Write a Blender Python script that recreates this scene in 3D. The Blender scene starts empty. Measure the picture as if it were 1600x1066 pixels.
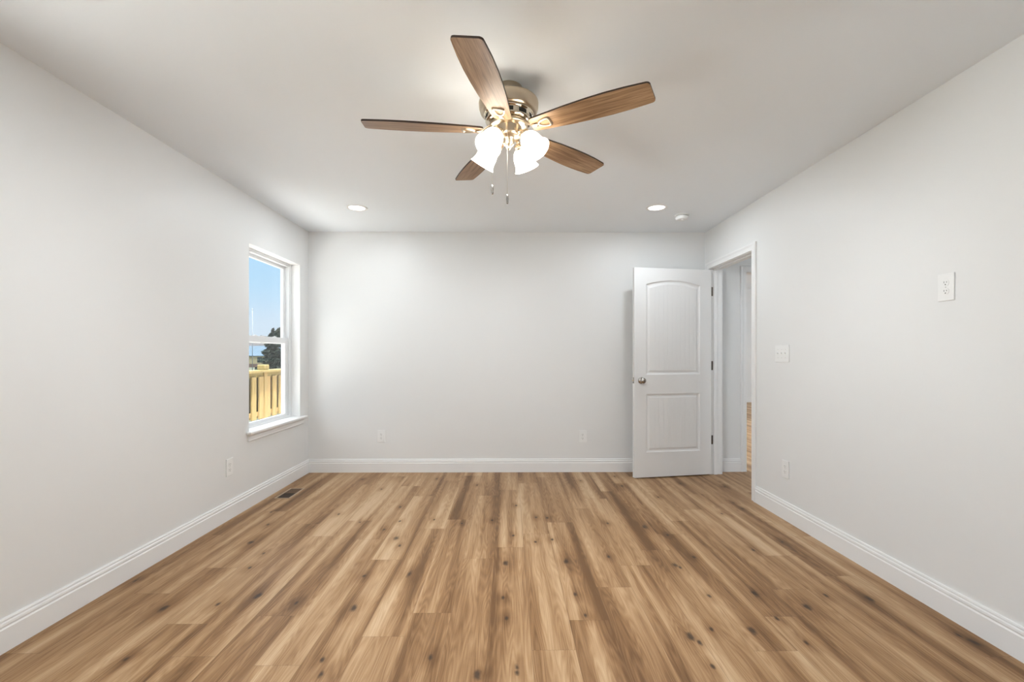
import bpy, bmesh, math, random
from mathutils import Vector, Matrix

# ------------------------------------------------------------------ camera
sc = bpy.context.scene
col = sc.collection
PI = math.pi
W, D, H = 4.0314, 4.7479, 2.44          # bedroom width, depth (camera to back wall), ceiling height
REAR = -0.39                            # wall behind the camera

cam_d = bpy.data.cameras.new('camera')
cam_d.sensor_width = 36.0
cam_d.lens = 729.55 / 1600 * 36.0
cam_d.shift_y = 21.43 / 1600
cam_d.clip_start = 0.02
cam_d.clip_end = 600
cam = bpy.data.objects.new('camera', cam_d)
cam.location = (2.028, 0.0, 1.1924)
cam.rotation_euler = (PI / 2, 0, -0.0076)
col.objects.link(cam)
sc.camera = cam

# ------------------------------------------------------------------ world, sun, exposure
sc.view_settings.view_transform = 'Standard'
sc.view_settings.look = 'None'
sc.view_settings.gamma = 1.0
sc.view_settings.use_curve_mapping = False
sc.view_settings.exposure = 0.12

SKYHI = 3.1            # upper sky out of view, brightened to send more daylight indoors
world = bpy.data.worlds.new('sky')
sc.world = world
world.use_nodes = True
wn, wl = world.node_tree.nodes, world.node_tree.links
wn.clear()
w_out = wn.new('ShaderNodeOutputWorld')
w_bg = wn.new('ShaderNodeBackground')
w_tc = wn.new('ShaderNodeTexCoord')
w_sep = wn.new('ShaderNodeSeparateXYZ')
w_rmp = wn.new('ShaderNodeValToRGB')
wl.new(w_tc.outputs['Generated'], w_sep.inputs[0])
wl.new(w_sep.outputs['Z'], w_rmp.inputs[0])
wl.new(w_rmp.outputs[0], w_bg.inputs['Color'])
wl.new(w_bg.outputs[0], w_out.inputs['Surface'])
er = w_rmp.color_ramp
er.elements[0].position = 0.0
er.elements[0].color = (0.70, 0.80, 0.92, 1)
er.elements[1].position = 1.0
er.elements[1].color = (SKYHI, SKYHI*1.05, SKYHI*1.12, 1)
for p_, c_ in ((0.06, (0.66, 0.79, 0.94, 1)), (0.13, (0.50, 0.74, 0.97, 1)), (0.20, (0.44, 0.71, 0.98, 1)), (0.45, (SKYHI, SKYHI*1.05, SKYHI*1.12, 1))):
    e_ = er.elements.new(p_)
    e_.color = c_
w_bg.inputs['Strength'].default_value = 1.0

sun_d = bpy.data.lights.new('sun', 'SUN')
sun_d.energy = 24
sun_d.color = (1.0, 0.98, 0.95)
sun_d.angle = math.radians(1.0)
sun = bpy.data.objects.new('sun', sun_d)
sun.rotation_euler = Vector((-0.14, 0.20, -0.97)).to_track_quat('-Z', 'Y').to_euler()
col.objects.link(sun)

FAN_W = 31.0            # watts of each fan bulb
CAN_W = 5.5            # watts of each recessed downlight
WARM = (0.96, 1.02, 1.06)
NEUTRAL = (0.94, 1.03, 1.10)


# ------------------------------------------------------------------ helpers
def tag(o, label=None, cat=None, group=None, kind=None):
    if label: o['label'] = label
    if cat: o['category'] = cat
    if group: o['group'] = group
    if kind: o['kind'] = kind
    return o


def empty(name, loc=(0, 0, 0), rot=(0, 0, 0)):
    o = bpy.data.objects.new(name, None)
    o.empty_display_size = 0.1
    o.location = loc
    o.rotation_euler = rot
    col.objects.link(o)
    return o


class MB:
    """collects shapes into one mesh"""
    def __init__(self):
        self.v, self.f, self.sm = [], [], []

    def add(self, vs, fs, smooth=False):
        n = len(self.v)
        self.v += [tuple(p) for p in vs]
        for f in fs:
            self.f.append(tuple(i + n for i in f))
            self.sm.append(smooth)

    def box(self, x0, x1, y0, y1, z0, z1, bev=0.0):
        if bev <= 0:
            vs = [(x, y, z) for x in (x0, x1) for y in (y0, y1) for z in (z0, z1)]
            self.add(vs, [(0, 1, 3, 2), (4, 6, 7, 5), (0, 4, 5, 1), (2, 3, 7, 6), (0, 2, 6, 4), (1, 5, 7, 3)])
            return
        bm = bmesh.new()
        bmesh.ops.create_cube(bm, size=1.0)
        for v in bm.verts:
            v.co = Vector(((x0 + x1) / 2 + v.co.x * (x1 - x0), (y0 + y1) / 2 + v.co.y * (y1 - y0), (z0 + z1) / 2 + v.co.z * (z1 - z0)))
        bmesh.ops.bevel(bm, geom=bm.edges[:], offset=bev, segments=2, profile=0.5, affect='EDGES')
        self.bm(bm)

    def bm(self, bm, M=None, smooth=False):
        bm.verts.index_update()
        vs = [(M @ v.co if M else v.co.copy()) for v in bm.verts]
        self.add(vs, [[v.index for v in f.verts] for f in bm.faces], smooth)
        bm.free()

    def lathe(self, prof, n=48, M=None, smooth=True, close=False):
        """prof: list of (r, z); spun about z"""
        vs, fs = [], []
        for r, z in prof:
            for k in range(n):
                a = 2 * PI * k / n
                p = Vector((r * math.cos(a), r * math.sin(a), z))
                vs.append(M @ p if M else p)
        m = len(prof)
        rng = range(m) if close else range(m - 1)
        for i in rng:
            j = (i + 1) % m
            for k in range(n):
                l = (k + 1) % n
                fs.append((i * n + k, i * n + l, j * n + l, j * n + k))
        self.add(vs, fs, smooth)

    def tube(self, pts, r, n=10, smooth=True, cap=True):
        pts = [Vector(p) for p in pts]
        rs = r if isinstance(r, (list, tuple)) else [r] * len(pts)
        vs, fs = [], []
        up = None
        for i, p in enumerate(pts):
            t = (pts[min(i + 1, len(pts) - 1)] - pts[max(i - 1, 0)]).normalized()
            if up is None:
                up = Vector((0, 0, 1)) if abs(t.z) < 0.9 else Vector((1, 0, 0))
            s = t.cross(up).normalized()
            up = s.cross(t).normalized()
            for k in range(n):
                a = 2 * PI * k / n
                vs.append(p + (s * math.cos(a) + up * math.sin(a)) * rs[i])
        for i in range(len(pts) - 1):
            for k in range(n):
                l = (k + 1) % n
                fs.append((i * n + k, i * n + l, (i + 1) * n + l, (i + 1) * n + k))
        if cap:
            fs.append(tuple(range(n))[::-1])
            fs.append(tuple((len(pts) - 1) * n + k for k in range(n)))
        self.add(vs, fs, smooth)

    def prism(self, poly, z0, z1, bev=0.0, M=None):
        """poly: list of (x, y) outline, extruded z0..z1"""
        bm = bmesh.new()
        lo = [bm.verts.new((x, y, z0)) for x, y in poly]
        hi = [bm.verts.new((x, y, z1)) for x, y in poly]
        n = len(poly)
        f1 = bm.faces.new(lo[::-1])
        f2 = bm.faces.new(hi)
        for i in range(n):
            j = (i + 1) % n
            bm.faces.new((lo[i], lo[j], hi[j], hi[i]))
        if bev > 0:
            ed = list(set(f1.edges[:] + f2.edges[:]))
            bmesh.ops.bevel(bm, geom=ed, offset=bev, segments=2, profile=0.5, affect='EDGES')
        self.bm(bm, M)

    def sweep(self, rings, smooth=False, closed_path=False):
        """rings: lists of equally many points; each ring is a closed section"""
        n = len(rings[0])
        vs = [p for r in rings for p in r]
        fs = []
        for i in range(len(rings) - 1):
            for k in range(n):
                l = (k + 1) % n
                fs.append((i * n + k, i * n + l, (i + 1) * n + l, (i + 1) * n + k))
        if not closed_path:
            fs.append(tuple(range(n))[::-1])
            fs.append(tuple((len(rings) - 1) * n + k for k in range(n)))
        self.add(vs, fs, smooth)

    def build(self, name, mat, parent=None, angle=None):
        me = bpy.data.meshes.new(name)
        me.from_pydata(self.v, [], self.f)
        me.polygons.foreach_set('use_smooth', self.sm)
        bm = bmesh.new()
        bm.from_mesh(me)
        bmesh.ops.recalc_face_normals(bm, faces=bm.faces[:])
        bm.to_mesh(me)
        bm.free()
        for m in (mat if isinstance(mat, (list, tuple)) else [mat]):
            me.materials.append(m)
        o = bpy.data.objects.new(name, me)
        col.objects.link(o)
        if parent: o.parent = parent
        return o


def link_mesh(name, src, parent=None):
    o = src.copy()
    o.name = name
    col.objects.link(o)
    o.parent = parent
    return o


def copy_tree(o, parent=None):
    c = o.copy()
    col.objects.link(c)
    c.parent = parent
    for ch in list(o.children):
        copy_tree(ch, c)
    return c


# ------------------------------------------------------------------ materials
def mat(name, color, rough=0.5, metal=0.0, spec=0.5, **kw):
    m = bpy.data.materials.new(name)
    m.use_nodes = True
    b = m.node_tree.nodes['Principled BSDF']
    b.inputs['Base Color'].default_value = (*color, 1)
    b.inputs['Roughness'].default_value = rough
    b.inputs['Metallic'].default_value = metal
    b.inputs['Specular IOR Level'].default_value = spec
    for k, v in kw.items():
        b.inputs[k.replace('_', ' ')].default_value = v
    return m


def noisy(m, scale, amount, c_lo, c_hi, stretch=(1, 1, 1), detail=4, bump=0.0, coord='Object'):
    """procedural colour variation between two colours"""
    nt = m.node_tree
    b = nt.nodes['Principled BSDF']
    tc = nt.nodes.new('ShaderNodeTexCoord')
    mp = nt.nodes.new('ShaderNodeMapping')
    mp.inputs['Scale'].default_value = stretch
    nz = nt.nodes.new('ShaderNodeTexNoise')
    nz.inputs['Scale'].default_value = scale
    nz.inputs['Detail'].default_value = detail
    rp = nt.nodes.new('ShaderNodeValToRGB')
    rp.color_ramp.elements[0].position = 0.5 - amount
    rp.color_ramp.elements[1].position = 0.5 + amount
    rp.color_ramp.elements[0].color = (*c_lo, 1)
    rp.color_ramp.elements[1].color = (*c_hi, 1)
    nt.links.new(tc.outputs[coord], mp.inputs[0])
    nt.links.new(mp.outputs[0], nz.inputs['Vector'])
    nt.links.new(nz.outputs[0], rp.inputs[0])
    nt.links.new(rp.outputs[0], b.inputs['Base Color'])
    if bump:
        bp = nt.nodes.new('ShaderNodeBump')
        bp.inputs['Strength'].default_value = bump
        bp.inputs['Distance'].default_value = 0.01
        nt.links.new(nz.outputs[0], bp.inputs['Height'])
        nt.links.new(bp.outputs[0], b.inputs['Normal'])
    return m


def paint(name, color, rough, spec=0.4, bump=0.02):
    m = mat(name, color, rough, spec=spec)
    nt = m.node_tree
    b = nt.nodes['Principled BSDF']
    tc = nt.nodes.new('ShaderNodeTexCoord')
    nz = nt.nodes.new('ShaderNodeTexNoise')
    nz.inputs['Scale'].default_value = 220
    bp = nt.nodes.new('ShaderNodeBump')
    bp.inputs['Strength'].default_value = bump
    bp.inputs['Distance'].default_value = 0.002
    nt.links.new(tc.outputs['Object'], nz.inputs['Vector'])
    nt.links.new(nz.outputs[0], bp.inputs['Height'])
    nt.links.new(bp.outputs[0], b.inputs['Normal'])
    return m


M_WALL = paint('wall_paint', (0.845, 0.845, 0.838), 0.42, 0.35)
M_CEIL = paint('ceiling_paint', (0.91, 0.945, 0.98), 0.8, 0.2)
M_TRIM = paint('trim_paint', (0.90, 0.895, 0.89), 0.35, 0.45, 0.0)
M_DOOR = mat('door_paint', (0.86, 0.855, 0.85), 0.38, spec=0.45)
M_PLASTIC = mat('white_plastic', (0.90, 0.90, 0.89), 0.35)
M_SLOT = mat('socket_slot', (0.05, 0.05, 0.05), 0.6)
M_SCREW = mat('screw_metal', (0.62, 0.62, 0.60), 0.35, 0.6)
M_VINYL = mat('window_vinyl', (0.86, 0.87, 0.88), 0.3)
M_NICKEL = mat('satin_nickel', (0.42, 0.39, 0.36), 0.26, 1.0)
M_FANMETAL = mat('brushed_nickel', (0.58, 0.49, 0.37), 0.30, 1.0)
M_FANSHINE = mat('polished_nickel', (0.72, 0.63, 0.50), 0.10, 1.0)
M_HINGE = mat('hinge_metal', (0.13, 0.105, 0.085), 0.42, 0.7)
M_DARK = mat('dark_gap', (0.02, 0.018, 0.015), 0.8)
M_CHAIN = mat('chain_metal', (0.62, 0.59, 0.55), 0.4, 0.5)


def bevel_mat_grooves(m, period):
    """fine vertical plank grooves in the door's panels"""
    nt = m.node_tree
    b = nt.nodes['Principled BSDF']
    tc = nt.nodes.new('ShaderNodeTexCoord')
    sp = nt.nodes.new('ShaderNodeSeparateXYZ')
    nt.links.new(tc.outputs['Object'], sp.inputs[0])
    dv = nt.nodes.new('ShaderNodeMath'); dv.operation = 'DIVIDE'; dv.inputs[1].default_value = period
    fr = nt.nodes.new('ShaderNodeMath'); fr.operation = 'PINGPONG'; fr.inputs[1].default_value = 0.5
    mr = nt.nodes.new('ShaderNodeMapRange')
    mr.inputs['From Min'].default_value = 0.0
    mr.inputs['From Max'].default_value = 0.07
    nz = nt.nodes.new('ShaderNodeTexNoise'); nz.inputs['Scale'].default_value = 60
    mp = nt.nodes.new('ShaderNodeMapping'); mp.inputs['Scale'].default_value = (8, 8, 0.3)
    nt.links.new(tc.outputs['Object'], mp.inputs[0]); nt.links.new(mp.outputs[0], nz.inputs['Vector'])
    ad = nt.nodes.new('ShaderNodeMath'); ad.operation = 'MULTIPLY_ADD'; ad.inputs[1].default_value = 0.12
    bp = nt.nodes.new('ShaderNodeBump'); bp.inputs['Strength'].default_value = 0.8; bp.inputs['Distance'].default_value = 0.0012
    nt.links.new(sp.outputs['X'], dv.inputs[0]); nt.links.new(dv.outputs[0], fr.inputs[0])
    nt.links.new(fr.outputs[0], mr.inputs['Value'])
    nt.links.new(nz.outputs[0], ad.inputs[0]); nt.links.new(mr.outputs[0], ad.inputs[2])
    nt.links.new(ad.outputs[0], bp.inputs['Height']); nt.links.new(bp.outputs[0], b.inputs['Normal'])


M_PANEL = mat('door_panel_paint', (0.86, 0.855, 0.85), 0.38, spec=0.45)
bevel_mat_grooves(M_PANEL, 0.046)

KNOTS = [(0.23,3.55,0), (0.39,2.98,1), (0.41,2.21,1), (0.79,2.32,1), (1.01,2.25,0), (0.56,2.81,0), (0.64,2.24,0), (0.58,2.62,0), (0.06,2.48,0), (0.53,1.84,0), (0.76,3.50,0), (1.30,1.83,0), (1.33,1.75,0), (0.34,3.29,0), (0.63,4.48,0), (0.90,4.15,0), (1.34,4.49,0), (1.74,4.27,0), (1.18,3.66,0), (0.97,3.33,0), (1.18,3.19,0), (1.49,3.38,0), (1.30,3.04,1), (1.25,2.52,0), (1.49,2.54,1), (1.30,2.20,1), (1.91,3.36,0), (2.09,3.69,0), (2.23,3.42,0), (2.20,2.97,0), (2.01,2.67,1), (2.00,2.29,0), (2.02,2.11,0), (2.06,1.78,0), (2.06,1.75,0), (1.91,1.74,1), (1.72,1.84,0), (1.35,2.92,0), (1.25,3.35,0), (1.70,3.30,0), (2.06,3.08,0), (2.71,4.41,0), (3.06,4.23,1), (2.73,3.30,0), (2.97,3.23,1), (2.31,3.01,0), (2.31,3.41,0), (2.36,2.69,1), (2.36,2.32,0), (2.62,2.75,0), (2.38,2.13,0), (2.97,2.64,1), (2.99,2.61,0), (3.08,3.08,0), (3.12,2.74,0), (3.02,2.30,0), (3.26,2.32,1), (3.08,2.01,1), (2.80,1.97,1), (2.82,1.93,0), (3.28,3.90,0), (3.63,3.49,0), (3.84,3.60,0), (3.84,3.75,0), (3.98,4.20,0), (3.62,4.31,0), (3.07,4.57,0), (2.91,2.02,0), (2.81,1.78,0), (3.79,2.27,1), (3.60,2.30,0), (3.96,1.92,1), (3.26,1.92,0), (3.94,1.97,0), (3.52,2.84,0), (3.77,2.96,0), (3.44,2.20,1), (3.24,2.10,0)]


def wood_floor():
    m = bpy.data.materials.new('oak_plank_floor')
    m.use_nodes = True
    nt = m.node_tree
    N, L = nt.nodes.new, nt.links.new
    b = nt.nodes['Principled BSDF']

    def math_(op, a=None, bb=None, c=None):
        n = N('ShaderNodeMath'); n.operation = op
        for i, x in enumerate((a, bb, c)):
            if x is None: continue
            if isinstance(x, (int, float)): n.inputs[i].default_value = x
            else: L(x, n.inputs[i])
        return n.outputs[0]
    geo = N('ShaderNodeNewGeometry')
    pos = N('ShaderNodeSeparateXYZ'); L(geo.outputs['Position'], pos.inputs[0])
    at = N('ShaderNodeAttribute'); at.attribute_name = 'plank'
    rnd = N('ShaderNodeSeparateColor'); L(at.outputs['Color'], rnd.inputs[0])
    # plank coordinates shifted by the plank's own random offset
    off = N('ShaderNodeVectorMath'); off.operation = 'MULTIPLY_ADD'
    off.inputs[1].default_value = (37, 53, 29)
    L(at.outputs['Color'], off.inputs[0]); L(geo.outputs['Position'], off.inputs[2])

    def noise(scale, detail, dist=0.0, rough=0.5, w=1.0):
        mp = N('ShaderNodeMapping'); mp.inputs['Scale'].default_value = scale
        L(off.outputs[0], mp.inputs[0])
        n = N('ShaderNodeTexNoise'); n.inputs['Scale'].default_value = w
        n.inputs['Detail'].default_value = detail
        n.inputs['Distortion'].default_value = dist
        n.inputs['Roughness'].default_value = rough
        L(mp.outputs[0], n.inputs['Vector'])
        return n.outputs[0]
    broad = noise((8.5, 0.50, 1), 1.5, 0.5, 0.45)
    mpb = N('ShaderNodeMapping'); mpb.inputs['Scale'].default_value = (11.2, 0.42, 1)
    L(geo.outputs['Position'], mpb.inputs[0])
    nb = N('ShaderNodeTexNoise'); nb.inputs['Scale'].default_value = 1.0; nb.inputs['Detail'].default_value = 1.5; nb.inputs['Distortion'].default_value = 0.35
    L(mpb.outputs[0], nb.inputs['Vector'])
    broad = math_('ADD', math_('MULTIPLY', broad, 0.42), math_('MULTIPLY', nb.outputs[0], 0.58))
    mid = noise((30, 0.9, 1), 3, 0.8)
    fine = noise((300, 5, 1), 4, 0.3, 0.65)
    # cathedral grain
    mpw = N('ShaderNodeMapping'); mpw.inputs['Scale'].default_value = (17, 1.3, 1)
    L(off.outputs[0], mpw.inputs[0])
    nw = N('ShaderNodeTexNoise'); nw.inputs['Scale'].default_value = 1.0; nw.inputs['Detail'].default_value = 1.0
    L(mpw.outputs[0], nw.inputs['Vector'])
    cath = math_('PINGPONG', math_('MULTIPLY', nw.outputs[0], 26.0), 1.0)
    # knots where the photograph shows them
    best = None
    wob = math_('MULTIPLY', math_('SUBTRACT', noise((40, 30, 1), 2), 0.5), 0.9)
    for kx, ky, big in KNOTS:
        s = (0.026 if big else 0.015)
        dx = math_('MULTIPLY', math_('SUBTRACT', pos.outputs['X'], kx), 1.0 / s)
        dy = math_('MULTIPLY', math_('SUBTRACT', pos.outputs['Y'], ky), 1.0 / (s * 2.0))
        dd = math_('MULTIPLY_ADD', dx, dx, math_('MULTIPLY', dy, dy))
        best = dd if best is None else math_('MINIMUM', best, dd)
    kd = math_('ADD', math_('SQRT', best), wob)
    kmr = N('ShaderNodeMapRange'); kmr.inputs['From Min'].default_value = 0.22; kmr.inputs['From Max'].default_value = 0.75
    kmr.inputs['To Min'].default_value = 1.0; kmr.inputs['To Max'].default_value = 0.0
    L(kd, kmr.inputs['Value'])
    halo = N('ShaderNodeMapRange'); halo.inputs['From Min'].default_value = 0.4; halo.inputs['From Max'].default_value = 3.2
    halo.inputs['To Min'].default_value = 0.16; halo.inputs['To Max'].default_value = 0.0
    L(kd, halo.inputs['Value'])
    # tone
    t = math_('MULTIPLY_ADD', broad, 1.85, -0.445)
    t = math_('MULTIPLY_ADD', math_('SUBTRACT', mid, 0.5), 0.30, t)
    t = math_('MULTIPLY_ADD', math_('SUBTRACT', fine, 0.5), 0.42, t)
    t = math_('MULTIPLY_ADD', math_('SUBTRACT', cath, 0.5), -0.115, t)
    t = math_('MULTIPLY_ADD', math_('SUBTRACT', rnd.outputs['Red'], 0.5), 0.09, t)
    t = math_('SUBTRACT', t, halo.outputs[0])
    rp = N('ShaderNodeValToRGB')
    els = rp.color_ramp.elements
    els[0].position = 0.18; els[0].color = (0.150, 0.074, 0.029, 1)
    els[1].position = 0.82; els[1].color = (0.585, 0.405, 0.248, 1)
    for p, c in ((0.36, (0.268, 0.143, 0.063, 1)), (0.52, (0.390, 0.231, 0.115, 1)), (0.66, (0.490, 0.318, 0.176, 1))):
        e = els.new(p); e.color = c
    L(t, rp.inputs[0])
    kn = N('ShaderNodeMixRGB'); kn.inputs[2].default_value = (0.040, 0.026, 0.018, 1)
    L(math_('MULTIPLY', kmr.outputs[0], 0.85), kn.inputs[0]); L(rp.outputs[0], kn.inputs[1])
    # thin seams around each plank
    uv = N('ShaderNodeUVMap'); uv.uv_map = 'plank_uv'
    su = N('ShaderNodeSeparateXYZ'); L(uv.outputs[0], su.inputs[0])
    eu = math_('PINGPONG', su.outputs['X'], 0.08925)
    ev = math_('PINGPONG', su.outputs['Y'], 0.61125)
    em = math_('MINIMUM', eu, ev)
    seam = N('ShaderNodeMapRange'); seam.inputs['From Min'].default_value = 0.0003; seam.inputs['From Max'].default_value = 0.0013
    seam.inputs['To Min'].default_value = 0.55; seam.inputs['To Max'].default_value = 0.0
    L(em, seam.inputs['Value'])
    sm = N('ShaderNodeMixRGB'); sm.inputs[2].default_value = (0.11, 0.06, 0.03, 1)
    L(seam.outputs[0], sm.inputs[0]); L(kn.outputs[0], sm.inputs[1])
    L(sm.outputs[0], b.inputs['Base Color'])
    b.inputs['Specular IOR Level'].default_value = 0.20
    rr = N('ShaderNodeMapRange'); rr.inputs['To Min'].default_value = 0.34; rr.inputs['To Max'].default_value = 0.50
    L(fine, rr.inputs['Value']); L(rr.outputs[0], b.inputs['Roughness'])
    bp = N('ShaderNodeBump'); bp.inputs['Strength'].default_value = 0.12; bp.inputs['Distance'].default_value = 0.001
    L(fine, bp.inputs['Height']); L(bp.outputs[0], b.inputs['Normal'])
    return m


M_FLOOR = wood_floor()


def blade_wood():
    m = mat('blade_oak', (0.3, 0.18, 0.1), 0.42, spec=0.35)
    nt = m.node_tree
    N, L = nt.nodes.new, nt.links.new
    b = nt.nodes['Principled BSDF']
    tc = N('ShaderNodeTexCoord')
    oi = N('ShaderNodeObjectInfo')
    vm = N('ShaderNodeVectorMath'); vm.operation = 'MULTIPLY_ADD'; vm.inputs[1].default_value = (9, 9, 9)
    L(oi.outputs['Random'], vm.inputs[0]); L(tc.outputs['Object'], vm.inputs[2])
    mp = N('ShaderNodeMapping'); mp.inputs['Scale'].default_value = (4, 75, 1)
    L(vm.outputs[0], mp.inputs[0])
    n1 = N('ShaderNodeTexNoise'); n1.inputs['Scale'].default_value = 1; n1.inputs['Detail'].default_value = 5; n1.inputs['Distortion'].default_value = 0.9
    L(mp.outputs[0], n1.inputs['Vector'])
    mp2 = N('ShaderNodeMapping'); mp2.inputs['Scale'].default_value = (14, 340, 1)
    L(vm.outputs[0], mp2.inputs[0])
    n2 = N('ShaderNodeTexNoise'); n2.inputs['Scale'].default_value = 1; n2.inputs['Detail'].default_value = 3
    L(mp2.outputs[0], n2.inputs['Vector'])
    mx = N('ShaderNodeMath'); mx.operation = 'MULTIPLY_ADD'; mx.inputs[1].default_value = 0.45
    L(n2.outputs[0], mx.inputs[0]); L(n1.outputs[0], mx.inputs[2])
    rp = N('ShaderNodeValToRGB')
    rp.color_ramp.elements[0].position = 0.50; rp.color_ramp.elements[0].color = (0.165, 0.084, 0.036, 1)
    rp.color_ramp.elements[1].position = 0.98; rp.color_ramp.elements[1].color = (0.430, 0.270, 0.150, 1)
    L(mx.outputs[0], rp.inputs[0]); L(rp.outputs[0], b.inputs['Base Color'])
    return m


M_BLADE = blade_wood()
M_BLADE_EDGE = mat('blade_edge', (0.035, 0.02, 0.012), 0.5)


def emis(name, color, strength):
    m = bpy.data.materials.new(name)
    m.use_nodes = True
    nt = m.node_tree
    nt.nodes.remove(nt.nodes['Principled BSDF'])
    e = nt.nodes.new('ShaderNodeEmission')
    e.inputs[0].default_value = (*color, 1)
    e.inputs[1].default_value = strength
    nt.links.new(e.outputs[0], nt.nodes['Material Output'].inputs[0])
    return m


def glowing_glass(name, color, strength):
    m = bpy.data.materials.new(name)
    m.use_nodes = True
    nt = m.node_tree
    b = nt.nodes['Principled BSDF']
    b.inputs['Base Color'].default_value = (0.95, 0.93, 0.90, 1)
    b.inputs['Roughness'].default_value = 0.35
    e = nt.nodes.new('ShaderNodeEmission')
    e.inputs[0].default_value = (*color, 1)
    e.inputs[1].default_value = strength
    tr = nt.nodes.new('ShaderNodeBsdfTranslucent')
    tr.inputs[0].default_value = (1, 0.97, 0.92, 1)
    m1 = nt.nodes.new('ShaderNodeMixShader'); m1.inputs[0].default_value = 0.6
    a1 = nt.nodes.new('ShaderNodeAddShader')
    nt.links.new(b.outputs[0], m1.inputs[1]); nt.links.new(tr.outputs[0], m1.inputs[2])
    nt.links.new(m1.outputs[0], a1.inputs[0]); nt.links.new(e.outputs[0], a1.inputs[1])
    nt.links.new(a1.outputs[0], nt.nodes['Material Output'].inputs[0])
    return m


M_SHADE = glowing_glass('frosted_shade_lit', (1.0, 0.97, 0.90), 5.0)
M_BULB = emis('bulb_lit', (1.0, 0.93, 0.80), 6.0)
M_CAN = emis('downlight_lens_lit', (1.0, 0.97, 0.92), 3.5)


def pane_glass():
    m = bpy.data.materials.new('window_glass')
    m.use_nodes = True
    nt = m.node_tree
    nt.nodes.remove(nt.nodes['Principled BSDF'])
    t = nt.nodes.new('ShaderNodeBsdfTransparent'); t.inputs[0].default_value = (0.97, 0.985, 0.98, 1)
    g = nt.nodes.new('ShaderNodeBsdfGlossy'); g.inputs['Roughness'].default_value = 0.02
    lw = nt.nodes.new('ShaderNodeLayerWeight'); lw.inputs[0].default_value = 0.5
    pw = nt.nodes.new('ShaderNodeMath'); pw.operation = 'POWER'; pw.inputs[1].default_value = 5.0
    f = nt.nodes.new('ShaderNodeMath'); f.operation = 'MULTIPLY_ADD'; f.inputs[1].default_value = 0.9; f.inputs[2].default_value = 0.02
    nt.links.new(lw.outputs['Facing'], pw.inputs[0]); nt.links.new(pw.outputs[0], f.inputs[0])
    x = nt.nodes.new('ShaderNodeMixShader')
    nt.links.new(f.outputs[0], x.inputs[0]); nt.links.new(t.outputs[0], x.inputs[1]); nt.links.new(g.outputs[0], x.inputs[2])
    nt.links.new(x.outputs[0], nt.nodes['Material Output'].inputs[0])
    return m


M_GLASS = pane_glass()

# ------------------------------------------------------------------ floor: one mesh of planks
PW_, PL_ = 0.1785, 1.2225
X00 = 0.159
ROWJ = {0: 2.344, 1: 2.623, 2: 3.30, 3: 1.853, 4: 2.138, 5: 3.02, 6: 2.72, 7: 1.979, 8: 2.157, 9: 3.953, 10: 4.112, 11: 1.883,
        12: 2.094, 13: 3.612, 14: 2.637, 15: 4.065, 16: 1.871, 17: 2.117, 18: 3.584, 19: 2.757, 20: 2.502, 21: 3.05, -1: 3.1}
FX0, FX1, FY0, FY1 = -0.02, 9.4, REAR - 0.02, 11.70


def build_floor():
    rg = random.Random(5)
    vs, fs, cols, uvs = [], [], [], []
    r0, r1 = math.floor((FX0 - X00) / PW_), math.floor((FX1 - X00) / PW_)
    for r in range(r0, r1 + 1):
        xa, xb = X00 + r * PW_, X00 + (r + 1) * PW_
        ca, cb = max(xa, FX0), min(xb, FX1)
        j = ROWJ.get(r, rg.uniform(0, PL_))
        k = math.floor((FY0 - j) / PL_)
        y = j + k * PL_
        while y < FY1:
            ya, yb = max(y, FY0), min(y + PL_, FY1)
            c = (rg.random(), rg.random(), rg.random(), 1)
            n = len(vs)
            vs += [(ca, ya, 0), (cb, ya, 0), (cb, yb, 0), (ca, yb, 0)]
            fs.append((n, n + 1, n + 2, n + 3))
            for px, py in ((ca, ya), (cb, ya), (cb, yb), (ca, yb)):
                cols.append(c)
                uvs.append((px - xa, py - y))
            y += PL_
    # slab edges and underside
    n = len(vs)
    t = -0.06
    vs += [(FX0, FY0, t), (FX1, FY0, t), (FX1, FY1, t), (FX0, FY1, t)]
    fs.append((n + 3, n + 2, n + 1, n))
    for _ in range(4):
        cols.append((0.5, 0.5, 0.5, 1)); uvs.append((0.05, 0.05))
    me = bpy.data.meshes.new('floor')
    me.from_pydata(vs, [], fs)
    ca_ = me.color_attributes.new('plank', 'FLOAT_COLOR', 'CORNER')
    uv_ = me.uv_layers.new(name='plank_uv')
    for i in range(len(me.loops)):
        ca_.data[i].color = cols[i]
        uv_.data[i].uv = uvs[i]
    me.materials.append(M_FLOOR)
    o = bpy.data.objects.new('floor', me)
    col.objects.link(o)
    tag(o, 'light brown oak look plank floor with dark knots', kind='structure')


build_floor()

# ------------------------------------------------------------------ room shell
WY0, WY1, WZ0, WZ1 = 3.664, 4.561, 0.572, 2.068        # window opening in the left wall
VY0, VY1, VZ1 = -0.20, 1.55, 2.08                       # glazed patio door beside the camera, unseen, put in for its daylight
DY0, DY1, DZ = 3.818, 4.638, 2.042                      # clear doorway in the right wall
RX = W + 0.12                                           # hall side of the right wall
HX0, HX1 = 4.455, 5.27                                  # opening at the hall's end
GH = 2.84                                               # ceiling height of the far room


def struct(name, mb, m, label=None, parent=None):
    o = mb.build(name, m, parent)
    if parent is None:
        tag(o, label, kind='structure')
    return o


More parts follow.
